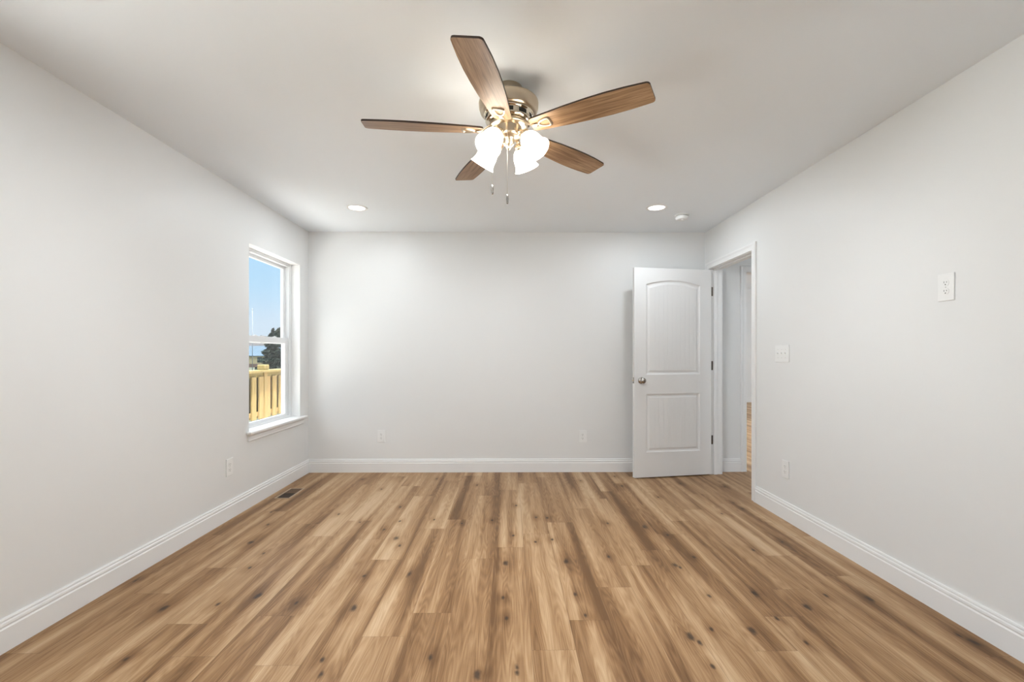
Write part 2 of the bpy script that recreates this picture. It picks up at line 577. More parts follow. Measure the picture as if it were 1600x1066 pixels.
b = MB()
b.box(-0.17, 0, REAR - 0.12, VY0, -0.06, H); b.box(-0.17, 0, VY1, WY0, -0.06, H); b.box(-0.17, 0, WY1, D + 0.12, -0.06, H)
b.box(-0.17, 0, WY0, WY1, -0.06, WZ0); b.box(-0.17, 0, WY0, WY1, WZ1, H); b.box(-0.17, 0, VY0, VY1, VZ1, H)
b.box(-0.17, 0, VY0, VY1, -0.06, 0.0)
struct('wall_left', b, M_WALL, 'pale grey painted wall with the window')
b = MB()
b.box(0, 4.435, D, D + 0.12, -0.06, GH); b.box(4.435, HX1 + 0.02, D, D + 0.12, 2.05, GH)
b.box(HX1 + 0.02, 9.4, D, D + 0.12, -0.06, GH)
struct('wall_back', b, M_WALL, 'pale grey painted wall facing the camera')
b = MB()
b.box(W, RX, REAR - 0.12, DY0 - 0.02, 0, H); b.box(W, RX, DY1 + 0.02, D, 0, H); b.box(W, RX, DY0 - 0.02, DY1 + 0.02, DZ + 0.02, H)
struct('wall_right', b, M_WALL, 'pale grey painted wall with the doorway')
b = MB()
b.box(-0.0, W, REAR - 0.12, REAR, 0, H)
struct('wall_rear', b, M_WALL, 'wall behind the camera')
b = MB()
b.box(5.40, 5.52, 1.0, D, 0, H); b.box(RX, 5.40, 0.88, 1.0, 0, H)
struct('wall_hall', b, M_WALL, 'wall of the hall beyond the door')
b = MB()
b.box(2.4, 9.4, 11.66, 11.78, 0, GH); b.box(9.28, 9.4, D + 0.12, 11.66, 0, GH); b.box(2.4, 2.52, D + 0.12, 11.66, 0, GH)
struct('wall_far', b, M_WALL, 'wall of the room beyond the hall')
b = MB()
b.box(-0.17, 5.52, REAR - 0.12, D, H, H + 0.12)
struct('ceiling', b, M_CEIL, 'flat off white ceiling')
b = MB()
b.box(2.4, 9.4, D, 11.78, GH, GH + 0.12)
struct('ceiling', b, M_CEIL, 'ceiling of the far room')

# baseboards: profile (depth from wall, height)
BP = [(0, 0), (0.0145, 0), (0.0145, 0.094), (0.0105, 0.099), (0.0105, 0.1025), (0.0135, 0.107), (0.0125, 0.116), (0.0085, 0.1205),
      (0.0085, 0.124), (0.010, 0.127), (0.0075, 0.1335), (0, 0.1345)]


def baseboard(name, p0, p1, nrm, label, m0=0, m1=0):
    """p0->p1 along the wall foot, nrm into the room; m0/m1 mitre the ends inward (1) or not"""
    p0, p1, nrm = Vector((*p0, 0)), Vector((*p1, 0)), Vector((*nrm, 0))
    d = (p1 - p0).normalized()
    r0 = [p0 + nrm * t + d * (t * m0) + Vector((0, 0, z)) for t, z in BP]
    r1 = [p1 + nrm * t - d * (t * m1) + Vector((0, 0, z)) for t, z in BP]
    b = MB()
    b.sweep([r0, r1])
    return struct(name, b, M_TRIM, label)


baseboard('baseboard_left', (0, VY1 + 0.07), (0, D), (1, 0), 'white baseboard under the window wall', 0, 1)
baseboard('baseboard_back', (0, D), (W, D), (0, -1), 'white baseboard along the back wall', 1, 1)
baseboard('baseboard_right', (W, REAR), (W, DY0 - 0.0665), (-1, 0), 'white baseboard along the right wall', 1, 0)
baseboard('baseboard_rear', (0, REAR), (W, REAR), (0, 1), 'white baseboard behind the camera', 1, 1)
baseboard('baseboard_hall', (RX, D), (4.394, D), (0, -1), 'short white baseboard seen through the doorway', 0, 0)
baseboard('baseboard_far', (2.52, 11.66), (9.28, 11.66), (0, -1), 'white baseboard in the far room', 0, 0)

# door and opening casings
CP = [(0, 0), (0, 0.010), (0.003, 0.0125), (0.012, 0.0105), (0.030, 0.0115), (0.040, 0.0145), (0.046, 0.0175), (0.057, 0.0175), (0.0615, 0.0125), (0.0615, 0)]


def casing_mb(b, base, along, nrm, a0, a1, zt):
    """U shaped casing: along = direction of the wall, nrm = out of the wall, a0..a1 opening, zt top"""
    al, n = Vector(along), Vector(nrm)
    rings = []
    for s, z in ((0, 0), (0, 1), (1, 1), (1, 0)):
        ring = []
        for w, t in CP:
            a = (a0 - w) if s == 0 else (a1 + w)
            zz = (zt + w) if z else 0.0
            ring.append(Vector(base) + al * a + n * t + Vector((0, 0, zz)))
        rings.append(ring)
    b.sweep(rings)


trim1 = empty('trim_1', (W, DY0, 0))
tag(trim1, 'white casing and jamb around the open doorway', kind='structure')


def rel(mb, o):
    """shift a world-space mesh builder so it can be parented to o"""
    x, y, z = o.location
    mb.v = [(p[0] - x, p[1] - y, p[2] - z) for p in mb.v]
    return mb


b = MB()
casing_mb(b, (W, 0, 0), (0, 1, 0), (-1, 0, 0), DY0 - 0.005, DY1 + 0.005, DZ + 0.005)
rel(b, trim1).build('casing', M_TRIM, trim1)
b = MB()
casing_mb(b, (RX, 0, 0), (0, 1, 0), (1, 0, 0), DY0 - 0.005, DY1 + 0.005, DZ + 0.005)
rel(b, trim1).build('casing', M_TRIM, trim1)
b = MB()
b.box(W, RX, DY1, DY1 + 0.02, 0, DZ + 0.02, 0.001); b.box(W, RX, DY0 - 0.02, DY0, 0, DZ + 0.02, 0.001)
b.box(W, RX, DY0, DY1, DZ, DZ + 0.02)
rel(b, trim1).build('jamb', M_TRIM, trim1)
b = MB()
b.box(W + 0.040, W + 0.075, DY1 - 0.011, DY1, 0, DZ, 0.0015)
b.box(W + 0.040, W + 0.075, DY0, DY0 + 0.011, 0, DZ, 0.0015)
b.box(W + 0.040, W + 0.075, DY0, DY1, DZ - 0.011, DZ, 0.0015)
rel(b, trim1).build('door_stop', M_TRIM, trim1)
b = MB()
b.box(W - 0.003, W + 0.032, DY0 - 0.0005, DY0 + 0.0016, 0.905, 0.962, 0.0005)
b.box(W - 0.008, W + 0.002, DY0 - 0.004, DY0 + 0.0016, 0.915, 0.952, 0.0005)
tag(rel(b, trim1).build('strike_plate', M_NICKEL, trim1), 'satin metal strike plate')

trim2 = empty('trim_2', (HX0, D, 0))
tag(trim2, 'white casing of the opening at the hall end', kind='structure')
b = MB()
casing_mb(b, (0, D, 0), (1, 0, 0), (0, -1, 0), HX0, HX1, 2.035)
rel(b, trim2).build('casing', M_TRIM, trim2)
b = MB()
b.box(4.435, HX0, D, D + 0.12, 0, 2.05); b.box(HX1, HX1 + 0.02, D, D + 0.12, 0, 2.05); b.box(HX0, HX1, D, D + 0.12, 2.03, 2.05)
rel(b, trim2).build('jamb', M_TRIM, trim2)

# ------------------------------------------------------------------ door leaf
DWD, DHT, DTH = 0.813, 2.03, 0.035
door = empty('door_1', (4.034, 4.603, 0.0), (0, 0, math.radians(190.0)))
tag(door, 'white two panel arch top door standing open', kind='structure')


def panel_outline(x0, x1, z0, z1, rise, ins, n=24):
    """closed loop: bottom left, bottom right, then across the (arched) top"""
    x0, x1, z0 = x0 + ins, x1 - ins, z0 + ins
    pts = [(x0, z0), (x1, z0)]
    for k in range(n + 1):
        s = k / n
        x = x1 + (x0 - x1) * s
        u = 2 * s - 1
        pts.append((x, z1 - ins + rise * (1 - u * u)))
    return pts


def door_face(side):
    """moulded face: side +1 at y = 0, side -1 at y = -DTH"""
    bm = bmesh.new()
    y0 = 0.0 if side > 0 else -DTH
    PANELS = [(0.122, 0.691, 1.000, 1.872, 0.042), (0.122, 0.691, 0.250, 0.815, 0.0)]
    outer = [bm.verts.new((x, y0, z)) for x, z in ((0, 0.012), (DWD, 0.012), (DWD, DHT), (0, DHT))]
    edges = [bm.edges.new((outer[i], outer[(i + 1) % 4])) for i in range(4)]
    field = []
    for x0, x1, z0, z1, rise in PANELS:
        prev = None
        for ins, dep in ((0, 0), (0.004, 0.004), (0.009, 0.0085), (0.015, 0.0105), (0.024, 0.0105), (0.034, 0.006), (0.040, 0.0045)):
            ring = [bm.verts.new((x, y0 - side * dep, z)) for x, z in panel_outline(x0, x1, z0, z1, rise, ins)]
            n = len(ring)
            if prev is None:
                edges += [bm.edges.new((ring[i], ring[(i + 1) % n])) for i in range(n)]
            else:
                for i in range(n):
                    j = (i + 1) % n
                    bm.faces.new((prev[i], prev[j], ring[j], ring[i]))
            prev = ring
        f = bm.faces.new(prev)
        f.material_index = 1
    bmesh.ops.triangle_fill(bm, use_beauty=True, use_dissolve=False, edges=edges)
    return bm


me = bpy.data.meshes.new('door_panel')
bm = door_face(1)
bm2 = door_face(-1)
tmp = bpy.data.meshes.new('tmp_face')
bm2.to_mesh(tmp); bm2.free()
bm.from_mesh(tmp)
bpy.data.meshes.remove(tmp)
for (xa, za), (xb, zb) in (((0, 0.012), (DWD, 0.012)), ((DWD, 0.012), (DWD, DHT)), ((DWD, DHT), (0, DHT)), ((0, DHT), (0, 0.012))):
    q = [bm.verts.new(p) for p in ((xa, 0, za), (xb, 0, zb), (xb, -DTH, zb), (xa, -DTH, za))]
    bm.faces.new(q)
bmesh.ops.remove_doubles(bm, verts=bm.verts[:], dist=0.0002)
bmesh.ops.recalc_face_normals(bm, faces=bm.faces[:])
bm.to_mesh(me)
bm.free()
me.materials.append(M_DOOR)
me.materials.append(M_PANEL)
leaf = bpy.data.objects.new('door_panel', me)
col.objects.link(leaf)
leaf.parent = door

KZ = 0.945
knob_prof = [(0, 0.066), (0.010, 0.0655), (0.0125, 0.064), (0.013, 0.0615), (0.019, 0.060), (0.0255, 0.054), (0.0275, 0.046), (0.0255, 0.037), (0.018, 0.029),
             (0.0115, 0.024), (0.011, 0.012), (0.026, 0.010), (0.0315, 0.006), (0.0325, 0.0)]
for side in (1, -1):
    Mx = Matrix.Translation((DWD - 0.070, 0 if side > 0 else -DTH, KZ)) @ Matrix.Rotation(-PI / 2 * side, 4, 'X')
    b = MB()
    b.lathe(knob_prof, 40, Mx)
    k_ = tag(b.build('door_knob', M_NICKEL, door), 'satin nickel round knob')
    if side > 0:
        b = MB()
        b.lathe([(0.0, 0.0672), (0.006, 0.067), (0.0075, 0.0655)], 20, Mx)
        b.build('privacy_pin', M_HINGE, k_)
b = MB()
b.box(DWD - 0.001, DWD + 0.0012, -DTH / 2 - 0.0125, -DTH / 2 + 0.0125, KZ - 0.0285, KZ + 0.0285, 0.0004)
lp = tag(b.build('latch_plate', M_NICKEL, door), 'satin metal latch plate')
b = MB()
b.prism([(0, -0.007), (0.011, -0.007), (0.004, 0.007), (0, 0.007)], KZ - 0.008, KZ + 0.008, 0, Matrix.Translation((DWD, -DTH / 2, 0)))
b.build('latch_bolt', M_FANSHINE, lp)
for hz in (1.822, 1.084, 0.345):
    h = empty('hinge', (0, 0, 0))
    h.parent = door
    h['label'] = 'dark bronze butt hinge'
    Mi = Matrix.Rotation(math.radians(-190.0), 4, 'Z') @ Matrix.Translation((-4.034, -4.603, 0))   # world -> door
    b = MB()      # jamb leaf lies on the far jamb face
    b.box(W + 0.001, W + 0.034, DY1 - 0.0022, DY1 + 0.0005, hz - 0.0445, hz + 0.0445, 0.0004)
    b.v = [tuple(Mi @ Vector(p)) for p in b.v]
    b.build('hinge_leaf', M_HINGE, h)
    b = MB()      # leaf on the edge of the door
    b.box(-0.0018, 0.0, -DTH + 0.001, -0.004, hz - 0.0445, hz + 0.0445, 0.0004)
    b.build('hinge_leaf', M_HINGE, h)
    b = MB()
    cxy = Mi @ Vector((W - 0.004, DY1 - 0.001, 0))
    b.lathe([(0, hz - 0.047), (0.004, hz - 0.047), (0.0058, hz - 0.0445), (0.0058, hz + 0.0445), (0.004, hz + 0.047), (0, hz + 0.047)], 14,
            Matrix.Translation((cxy.x, cxy.y, 0)))
    b.build('hinge_pin', M_HINGE, h)

# ------------------------------------------------------------------ windows
SZ = 0.592          # top of the stool


def frame_mb(b, x0, x1, y0, y1, z0, z1, ws, wt, wb, bev=0.0015):
    b.box(x0, x1, y0, y0 + ws, z0, z1, bev); b.box(x0, x1, y1 - ws, y1, z0, z1, bev)
    b.box(x0, x1, y0 + ws - 0.001, y1 - ws + 0.001, z1 - wt, z1, bev); b.box(x0, x1, y0 + ws - 0.001, y1 - ws + 0.001, z0, z0 + wb, bev)


def make_window(name, Y0, Y1, label):
    win = empty(name, (0, (Y0 + Y1) / 2, WZ0))
    tag(win, label, kind='structure')

    def wpart(mb, nm, m, parent=win):
        return rel(mb, win).build(nm, m, parent)
    b = MB()            # main frame
    frame_mb(b, -0.165, -0.088, Y0, Y1, SZ - 0.015, WZ1, 0.042, 0.030, 0.030)
    frame_mb(b, -0.100, -0.083, Y0, Y1, SZ - 0.015, WZ1, 0.030, 0.018, 0.026)
    wpart(b, 'window_frame', M_VINYL)
    b = MB()            # upper sash, outer track
    frame_mb(b, -0.153, -0.127, Y0 + 0.034, Y1 - 0.034, 1.295, WZ1 - 0.022, 0.046, 0.034, 0.050)
    us = wpart(b, 'upper_sash', M_VINYL)
    b = MB()
    b.box(-0.143, -0.139, Y0 + 0.075, Y1 - 0.075, 1.34, WZ1 - 0.052)
    wpart(b, 'glass_pane', M_GLASS, us)
    b = MB()            # lower sash, inner track
    frame_mb(b, -0.123, -0.097, Y0 + 0.036, Y1 - 0.046, SZ + 0.004, 1.352, 0.056, 0.052, 0.036)
    ls = wpart(b, 'lower_sash', M_VINYL)
    b = MB()
    b.box(-0.113, -0.109, Y0 + 0.088, Y1 - 0.098, SZ + 0.036, 1.305)
    wpart(b, 'glass_pane', M_GLASS, ls)
    for dy in (0.29, 0.62):
        yy = Y0 + dy
        b = MB()
        b.box(-0.118, -0.100, yy - 0.022, yy + 0.022, 1.352, 1.357, 0.001)
        b.tube([(-0.109, yy - 0.010, 1.359), (-0.109, yy + 0.014, 1.359)], 0.0035, 8)
        wpart(b, 'sash_lock', M_VINYL, ls)
    b = MB()            # stool with horns, rounded nose
    b.box(-0.088, 0.0, Y0, Y1, SZ - 0.02, SZ)
    b.box(0.0, 0.042, Y0 - 0.042, Y1 + 0.079, SZ - 0.02, SZ, 0.005)
    wpart(b, 'window_sill', M_TRIM)
    b = MB()            # apron
    ap = [(0, 0), (0.006, 0), (0.011, 0.006), (0.0095, 0.018), (0.012, 0.040), (0.016, 0.050), (0.016, 0.060), (0, 0.060)]
    b.sweep([[Vector((t, y, SZ - 0.08 + z)) for t, z in ap] for y in (Y0 - 0.019, Y1 + 0.057)])
    wpart(b, 'apron', M_TRIM)
    b = MB()            # painted return
    for y0, y1 in ((Y0 - 0.001, Y0 + 0.002), (Y1 - 0.002, Y1 + 0.001)):
        b.box(-0.086, -0.0005, y0, y1, SZ, WZ1)
    b.box(-0.086, -0.0005, Y0, Y1, WZ1 - 0.002, WZ1 + 0.001)
    wpart(b, 'return_lining', M_TRIM)


make_window('window_1', WY0, WY1, 'white vinyl double hung window with painted return')

added_patio = empty('added_glass_door', (0, (VY0 + VY1) / 2, 0))  # unseen glass door, added so more daylight enters the room
tag(added_patio, 'unseen white sliding glass door added beside the camera to let in daylight', kind='structure')
b = MB()
frame_mb(b, -0.165, -0.02, VY0, VY1, 0, VZ1, 0.035, 0.035, 0.03)
rel(b, added_patio).build('door_frame', M_VINYL, added_patio)
for x0, y0, y1 in ((-0.150, VY0 + 0.03, 0.72), (-0.105, 0.64, VY1 - 0.03)):
    b = MB()
    frame_mb(b, x0, x0 + 0.04, y0, y1, 0.028, VZ1 - 0.03, 0.07, 0.07, 0.09)
    p_ = rel(b, added_patio).build('sliding_panel', M_VINYL, added_patio)
    b = MB()
    b.box(x0 + 0.018, x0 + 0.022, y0 + 0.065, y1 - 0.065, 0.11, VZ1 - 0.095)
    rel(b, added_patio).build('glass_pane', M_GLASS, p_)
b = MB()
b.tube([(-0.060, 0.690, 0.92), (-0.035, 0.690, 0.94), (-0.035, 0.690, 1.10), (-0.060, 0.690, 1.12)], 0.009, 10)
rel(b, added_patio).build('door_handle', M_VINYL, added_patio)


# ------------------------------------------------------------------ outlets and switch
def plate(name, loc, rotz, w, h, label, cat, group=None, kind='outlet'):
    """front of the plate faces local -y; origin on the wall behind its centre"""
    t = empty(name, loc, (0, 0, rotz))
    tag(t, label, cat, group)
    b = MB()
    poly = [(-w / 2, -h / 2), (w / 2, -h / 2), (w / 2, h / 2), (-w / 2, h / 2)]
    Mx = Matrix.Rotation(PI / 2, 4, 'X')
    b.prism(poly, 0.0, 0.0062, 0.0022, Mx)
    b.build('cover_plate', M_PLASTIC, t)
    if kind == 'outlet':
        for dz in (0.0195, -0.0195):
            b = MB()
            pts = []
            for k in range(28):
                a = 2 * PI * k / 28
                pts.append((0.0172 * math.cos(a), max(-0.0135, min(0.0135, 0.0172 * math.sin(a))) + dz))
            b.prism(pts, 0.0050, 0.0078, 0.0006, Mx)
            r = b.build('receptacle', M_PLASTIC, t)
            b = MB()
            for sx, hh in ((-0.0063, 0.0042), (0.0063, 0.0034)):
                b.box(sx - 0.0011, sx + 0.0011, -0.00805, -0.0070, dz + 0.0035 - hh, dz + 0.0035 + hh)
            b.build('slot', M_SLOT, r)
            b = MB()
            b.lathe([(0, 0.00805), (0.0026, 0.00805), (0.0026, 0.0070)], 14, Matrix.Translation((0, 0, dz - 0.0075)) @ Matrix.Rotation(PI / 2, 4, 'X'))
            b.build('ground_hole', M_SLOT, r)
        b = MB()
        b.lathe([(0, 0.0072), (0.002, 0.0072), (0.003, 0.006)], 14, Matrix.Rotation(PI / 2, 4, 'X'))
        b.build('screw', M_SCREW, t)
    else:
        for dx in (-0.046, 0.0, 0.046):
            b = MB()
            b.box(dx - 0.0055, dx + 0.0055, -0.0070, -0.005, -0.0125, 0.0125, 0.0006)
            b.box(dx - 0.0045, dx + 0.0045, -0.0165, -0.006, 0.000, 0.0075, 0.0015)
            b.build('toggle', M_PLASTIC, t)
            for dz in (0.030, -0.030):
                b = MB()
                b.lathe([(0, 0.0072), (0.002, 0.0072), (0.003, 0.006)], 12, Matrix.Translation((dx, 0, dz)) @ Matrix.Rotation(PI / 2, 4, 'X'))
                b.build('screw', M_SCREW, t)
    return t


PWD, PHT = 0.080, 0.124
plate('wall_outlet', (0.7395, D, 0.366), 0, PWD, PHT, 'white duplex outlet low on the back wall, nearer the window', 'outlet')
plate('wall_outlet', (2.783, D, 0.361), 0, PWD, PHT, 'white duplex outlet low on the back wall, beside the open door', 'outlet')
plate('wall_outlet', (0, 3.405, 0.376), PI / 2, PWD, PHT, 'white duplex outlet on the left wall below and before the window', 'outlet')
plate('wall_outlet', (W, 3.356, 0.366), -PI / 2, PWD, PHT, 'white duplex outlet low on the right wall under the light switch', 'outlet')
plate('wall_outlet', (W, 2.118, 1.501), -PI / 2, PWD, PHT, 'white duplex outlet mounted high on the right wall', 'outlet')
plate('light_switch', (W, 3.398, 1.200), -PI / 2, 0.172, PHT, 'white three gang toggle switch plate right of the doorway', 'light switch', kind='switch')

# ------------------------------------------------------------------ floor register
vent = empty('floor_vent', (0.1525, 4.025, 0.0))
tag(vent, 'tan metal floor register with one half open, under the window', 'vent')
M_VENT = mat('tan_metal', (0.45, 0.33, 0.22), 0.45, spec=0.4)
M_VENT2 = mat('vent_damper', (0.16, 0.10, 0.062), 0.5, spec=0.4)
b = MB()
VX, VY = 0.066, 0.150
b.box(-VX, -VX + 0.015, -VY, VY, 0, 0.0045, 0.0012); b.box(VX - 0.015, VX, -VY, VY, 0, 0.0045, 0.0012)
b.box(-VX + 0.014, VX - 0.014, -VY, -VY + 0.015, 0, 0.0045, 0.0012); b.box(-VX + 0.014, VX - 0.014, VY - 0.015, VY, 0, 0.0045, 0.0012)
b.build('vent_frame', M_VENT, vent)
b = MB()
b.box(-VX + 0.014, VX - 0.014, -VY + 0.014, 0.002, 0.0003, 0.0008)
b.build('duct_opening', M_DARK, vent)
b = MB()
b.box(-VX + 0.014, VX - 0.014, 0.0, VY - 0.014, 0.0003, 0.0014)
for k in range(9):
    y = 0.006 + k * 0.0145
    b.box(-VX + 0.014, VX - 0.014, y, y + 0.008, 0.0012, 0.0032, 0.0006)
b.build('louvre', M_VENT2, vent)
b = MB()
for k in range(6):
    y = -VY + 0.028 + k * 0.0195
    b.box(-VX + 0.014, VX - 0.014, y, y + 0.0022, 0.0006, 0.0018)
b.build('damper_blade', M_VENT2, vent)

# ------------------------------------------------------------------ smoke detector
sd = empty('smoke_detector', (3.578, 4.160, H))
tag(sd, 'round white smoke detector on the ceiling beside the recessed light', 'smoke detector')
b = MB()
b.lathe([(0, 0), (0.062, 0), (0.062, -0.006), (0.060, -0.009), (0.050, -0.009)], 48)
b.build('base_ring', M_PLASTIC, sd)
b = MB()
b.lathe([(0.050, -0.008), (0.054, -0.008), (0.054, -0.013), (0.049, -0.014)], 48)
b.build('vent_gap', M_SLOT, sd)
b = MB()
b.lathe([(0.050, -0.012), (0.0575, -0.012), (0.0575, -0.022), (0.053, -0.034), (0.046, -0.040), (0.026, -0.042), (0.024, -0.040), (0.012, -0.040), (0, -0.040)], 48)
bd = b.build('detector_body', M_PLASTIC, sd)
b = MB()
b.lathe([(0, -0.046), (0.008, -0.0455), (0.010, -0.043), (0.010, -0.039)], 24, Matrix.Translation((0.0, -0.012, 0)))
b.build('test_button', M_PLASTIC, bd)


# ------------------------------------------------------------------ recessed lights
def downlight(x, y, label):
    t = empty('recessed_light', (x, y, H))
    tag(t, label, 'ceiling light', 'recessed lights in the ceiling')
    b = MB()
    b.lathe([(0.066, -0.001), (0.070, -0.0045), (0.078, -0.0062), (0.086, -0.005), (0.0885, 0.0)], 56)
    b.build('trim_ring', M_PLASTIC, t)
    b = MB()
    b.lathe([(0.068, -0.002), (0.045, -0.003), (0.0, -0.0035)], 56)
    b.build('lens', M_CAN, t)
    ld = bpy.data.lights.new('downlight_glow', 'AREA')
    ld.shape = 'DISK'
    ld.size = 0.13
    ld.energy = CAN_W
    ld.color = NEUTRAL
    lo = bpy.data.objects.new('downlight_glow', ld)
    col.objects.link(lo)
    lo.location = (0, 0, -0.008)
    lo.parent = t


downlight(0.742, 3.972, 'lit round recessed ceiling light on the window side')
downlight(3.283, 3.948, 'lit round recessed ceiling light beside the smoke detector')

# ------------------------------------------------------------------ ceiling fan
FX, FY = 2.029, 2.181
fan = empty('ceiling_fan', (FX, FY, H))
tag(fan, 'five blade oak and nickel ceiling fan with four lit glass shades', 'ceiling fan')
b = MB()
b.lathe([(0, 0), (0.060, 0), (0.064, -0.004), (0.064, -0.034), (0.060, -0.042), (0.050, -0.046), (0.046, -0.052), (0.050, -0.058), (0.066, -0.060)], 64)
b.build('canopy', M_FANMETAL, fan)
b = MB()
b.lathe([(0.050, -0.056), (0.118, -0.060), (0.130, -0.063), (0.137, -0.069), (0.1395, -0.078), (0.138, -0.100), (0.132, -0.118), (0.126, -0.124), (0.105, -0.126)], 72)
b.build('motor_housing', M_FANMETAL, fan)
b = MB()
b.lathe([(0.112, -0.124), (0.117, -0.127), (0.118, -0.131), (0.114, -0.135), (0.108, -0.138), (0.109, -0.160), (0.106, -0.166), (0.098, -0.169), (0.060, -0.170)], 72)
ring = tag(b.build('motor_collar', M_FANSHINE, fan), 'polished nickel collar')
for k in range(10):      # vent slots around the collar
    b = MB()
    a = 2 * PI * (k + 0.5) / 10
    Mx = Matrix.Rotation(a, 4, 'Z')
    vs = []
    for da in (-0.19, -0.06, 0.06, 0.19):
        for z in (-0.1405, -0.1585):
            p = Vector((0.1096 * math.cos(da), 0.1096 * math.sin(da), z))
            vs.append(Mx @ p)
    b.add(vs, [(0, 2, 3, 1), (2, 4, 5, 3), (4, 6, 7, 5)])
    b.build('vent_slot', M_DARK, ring)
b = MB()
b.lathe([(0.055, -0.168), (0.084, -0.170), (0.090, -0.174), (0.090, -0.184), (0.084, -0.188), (0.050, -0.190)], 64)
b.build('flywheel', M_FANMETAL, fan)
b = MB()
b.lathe([(0.050, -0.188), (0.0605, -0.189), (0.0605, -0.191), (0.0595, -0.193), (0.0595, -0.222), (0.056, -0.230), (0.044, -0.236), (0.030, -0.240), (0.026, -0.246),
         (0.026, -0.262), (0.022, -0.270), (0.012, -0.276), (0.010, -0.284), (0.006, -0.290), (0, -0.292)], 64)
b.build('switch_housing', M_FANMETAL, fan)

# blades
BZ = -0.2030           # blade height below ceiling
def half_w(x):
    """half width of the blade at distance x from the axis"""
    P = [(0.120, 0.041), (0.20, 0.0495), (0.30, 0.0595), (0.40, 0.0655), (0.48, 0.0675), (0.56, 0.0655), (0.63, 0.0600), (0.662, 0.0570)]
    for (xa, wa), (xb, wb) in zip(P, P[1:]):
        if x <= xb:
            s = (x - xa) / (xb - xa)
            return wa + (wb - wa) * s
    return P[-1][1]


def blade_outline():
    top = []
    x0, x1 = 0.120, 0.662
    r0, r1 = 0.020, 0.016
    for k in range(7):      # rounded root corner
        a = PI - PI / 2 * k / 6
        top.append((x0 + r0 + r0 * math.cos(a), half_w(x0 + r0) - r0 + r0 * math.sin(a)))
    for k in range(1, 24):
        x = x0 + r0 + (x1 - r1 - x0 - r0) * k / 24
        top.append((x, half_w(x)))
    for k in range(7):
        a = PI / 2 - PI / 2 * k / 6
        top.append((x1 - r1 + r1 * math.cos(a), half_w(x1 - r1) - r1 + r1 * math.sin(a)))
    return top + [(x, -y) for x, y in reversed(top)]


M_IRON = mat('bracket_nickel', (0.44, 0.37, 0.28), 0.36, 1.0)


def make_blade():
    poly = blade_outline()
    n = len(poly)
    t = 0.0080
    vs = [(x, y, -t / 2) for x, y in poly] + [(x, y, t / 2) for x, y in poly]
    fs = [tuple(range(n))[::-1], tuple(range(n, 2 * n))]
    fs += [(i, (i + 1) % n, n + (i + 1) % n, n + i) for i in range(n)]
    me = bpy.data.meshes.new('fan_blade')
    me.from_pydata(vs, [], fs)
    me.materials.append(M_BLADE)
    me.materials.append(M_BLADE_EDGE)
    for i, p in enumerate(me.polygons):
        p.material_index = 0 if i < 2 else 1
    o = bpy.data.objects.new('fan_blade', me)
    col.objects.link(o)
    return o


def make_iron():
    """bracket under the blade root: arm plus an open D shaped loop (local frame of the blade)"""
    b = MB()
    z = -0.0062
    loop = [(0.150, 0.0), (0.158, 0.013), (0.176, 0.0235), (0.198, 0.0285), (0.212, 0.0285), (0.2175, 0.020), (0.2185, 0.0), (0.2175, -0.020),
            (0.212, -0.0285), (0.198, -0.0285), (0.176, -0.0235), (0.158, -0.013)]
    inner = [(0.164, 0.0), (0.169, 0.0075), (0.182, 0.0155), (0.199, 0.0195), (0.2055, 0.0190), (0.2075, 0.013), (0.208, 0.0), (0.2075, -0.013),
             (0.2055, -0.0190), (0.199, -0.0195), (0.182, -0.0155), (0.169, -0.0075)]
    n = len(loop)
    mid_o = [(x * 0.5 + u * 0.5, y * 0.5 + v * 0.5) for (x, y), (u, v) in zip(loop, inner)]
    rings = [[(x, y, z + 0.0035) for x, y in loop], [(x, y, z - 0.002) for x, y in loop], [(x, y, z - 0.0055) for x, y in mid_o],
             [(x, y, z - 0.002) for x, y in inner], [(x, y, z + 0.0035) for x, y in inner]]
    vs = [p for r in rings for p in r]
    fs = []
    for i in range(4):
        for k in range(n):
            l = (k + 1) % n
            fs.append((i * n + k, i * n + l, (i + 1) * n + l, (i + 1) * n + k))
    b.add(vs, fs, True)
    # curved arm back to the flywheel
    pts = [(0.072, 0.0, 0.020), (0.092, 0.0, 0.017), (0.110, 0.0, 0.006), (0.126, 0.0, -0.006), (0.142, 0.0, -0.0100), (0.158, 0, -0.0085)]
    rings = []
    for i, (x, y, zz) in enumerate(pts):
        hw = (0.019, 0.017, 0.013, 0.011, 0.011, 0.010)[i]
        th = 0.0032
        ring = []
        for k in range(12):
            a = 2 * PI * k / 12
            ring.append(Vector((x, hw * math.cos(a), zz + th * math.sin(a))))
        rings.append(ring)
    b.sweep(rings, True)
    return b


blade0 = make_blade()
iron0 = make_iron().build('blade_bracket', M_IRON)
PHASE, PITCH = -0.5289, math.radians(-10.5)
for k in range(5):
    a = PHASE + 2 * PI / 5 * k
    Mr = Matrix.Translation((0, 0, BZ)) @ Matrix.Rotation(a, 4, 'Z') @ Matrix.Rotation(PITCH, 4, 'X')
    o = blade0 if k == 0 else link_mesh('fan_blade', blade0)
    o.parent = fan
    o.matrix_local = Mr
    o = iron0 if k == 0 else link_mesh('blade_bracket', iron0)
    o.parent = fan
    o.matrix_local = Mr

# light kit
shade_prof_out = [(0.0215, 0.000), (0.024, -0.004), (0.029, -0.010), (0.0385, -0.022), (0.0445, -0.036), (0.0475, -0.052), (0.0485, -0.068), (0.0500, -0.082), (0.0540, -0.094),
                  (0.0600, -0.103), (0.0610, -0.1045)]
shade_prof = shade_prof_out + [(r - 0.003, z) for r, z in reversed(shade_prof_out)]


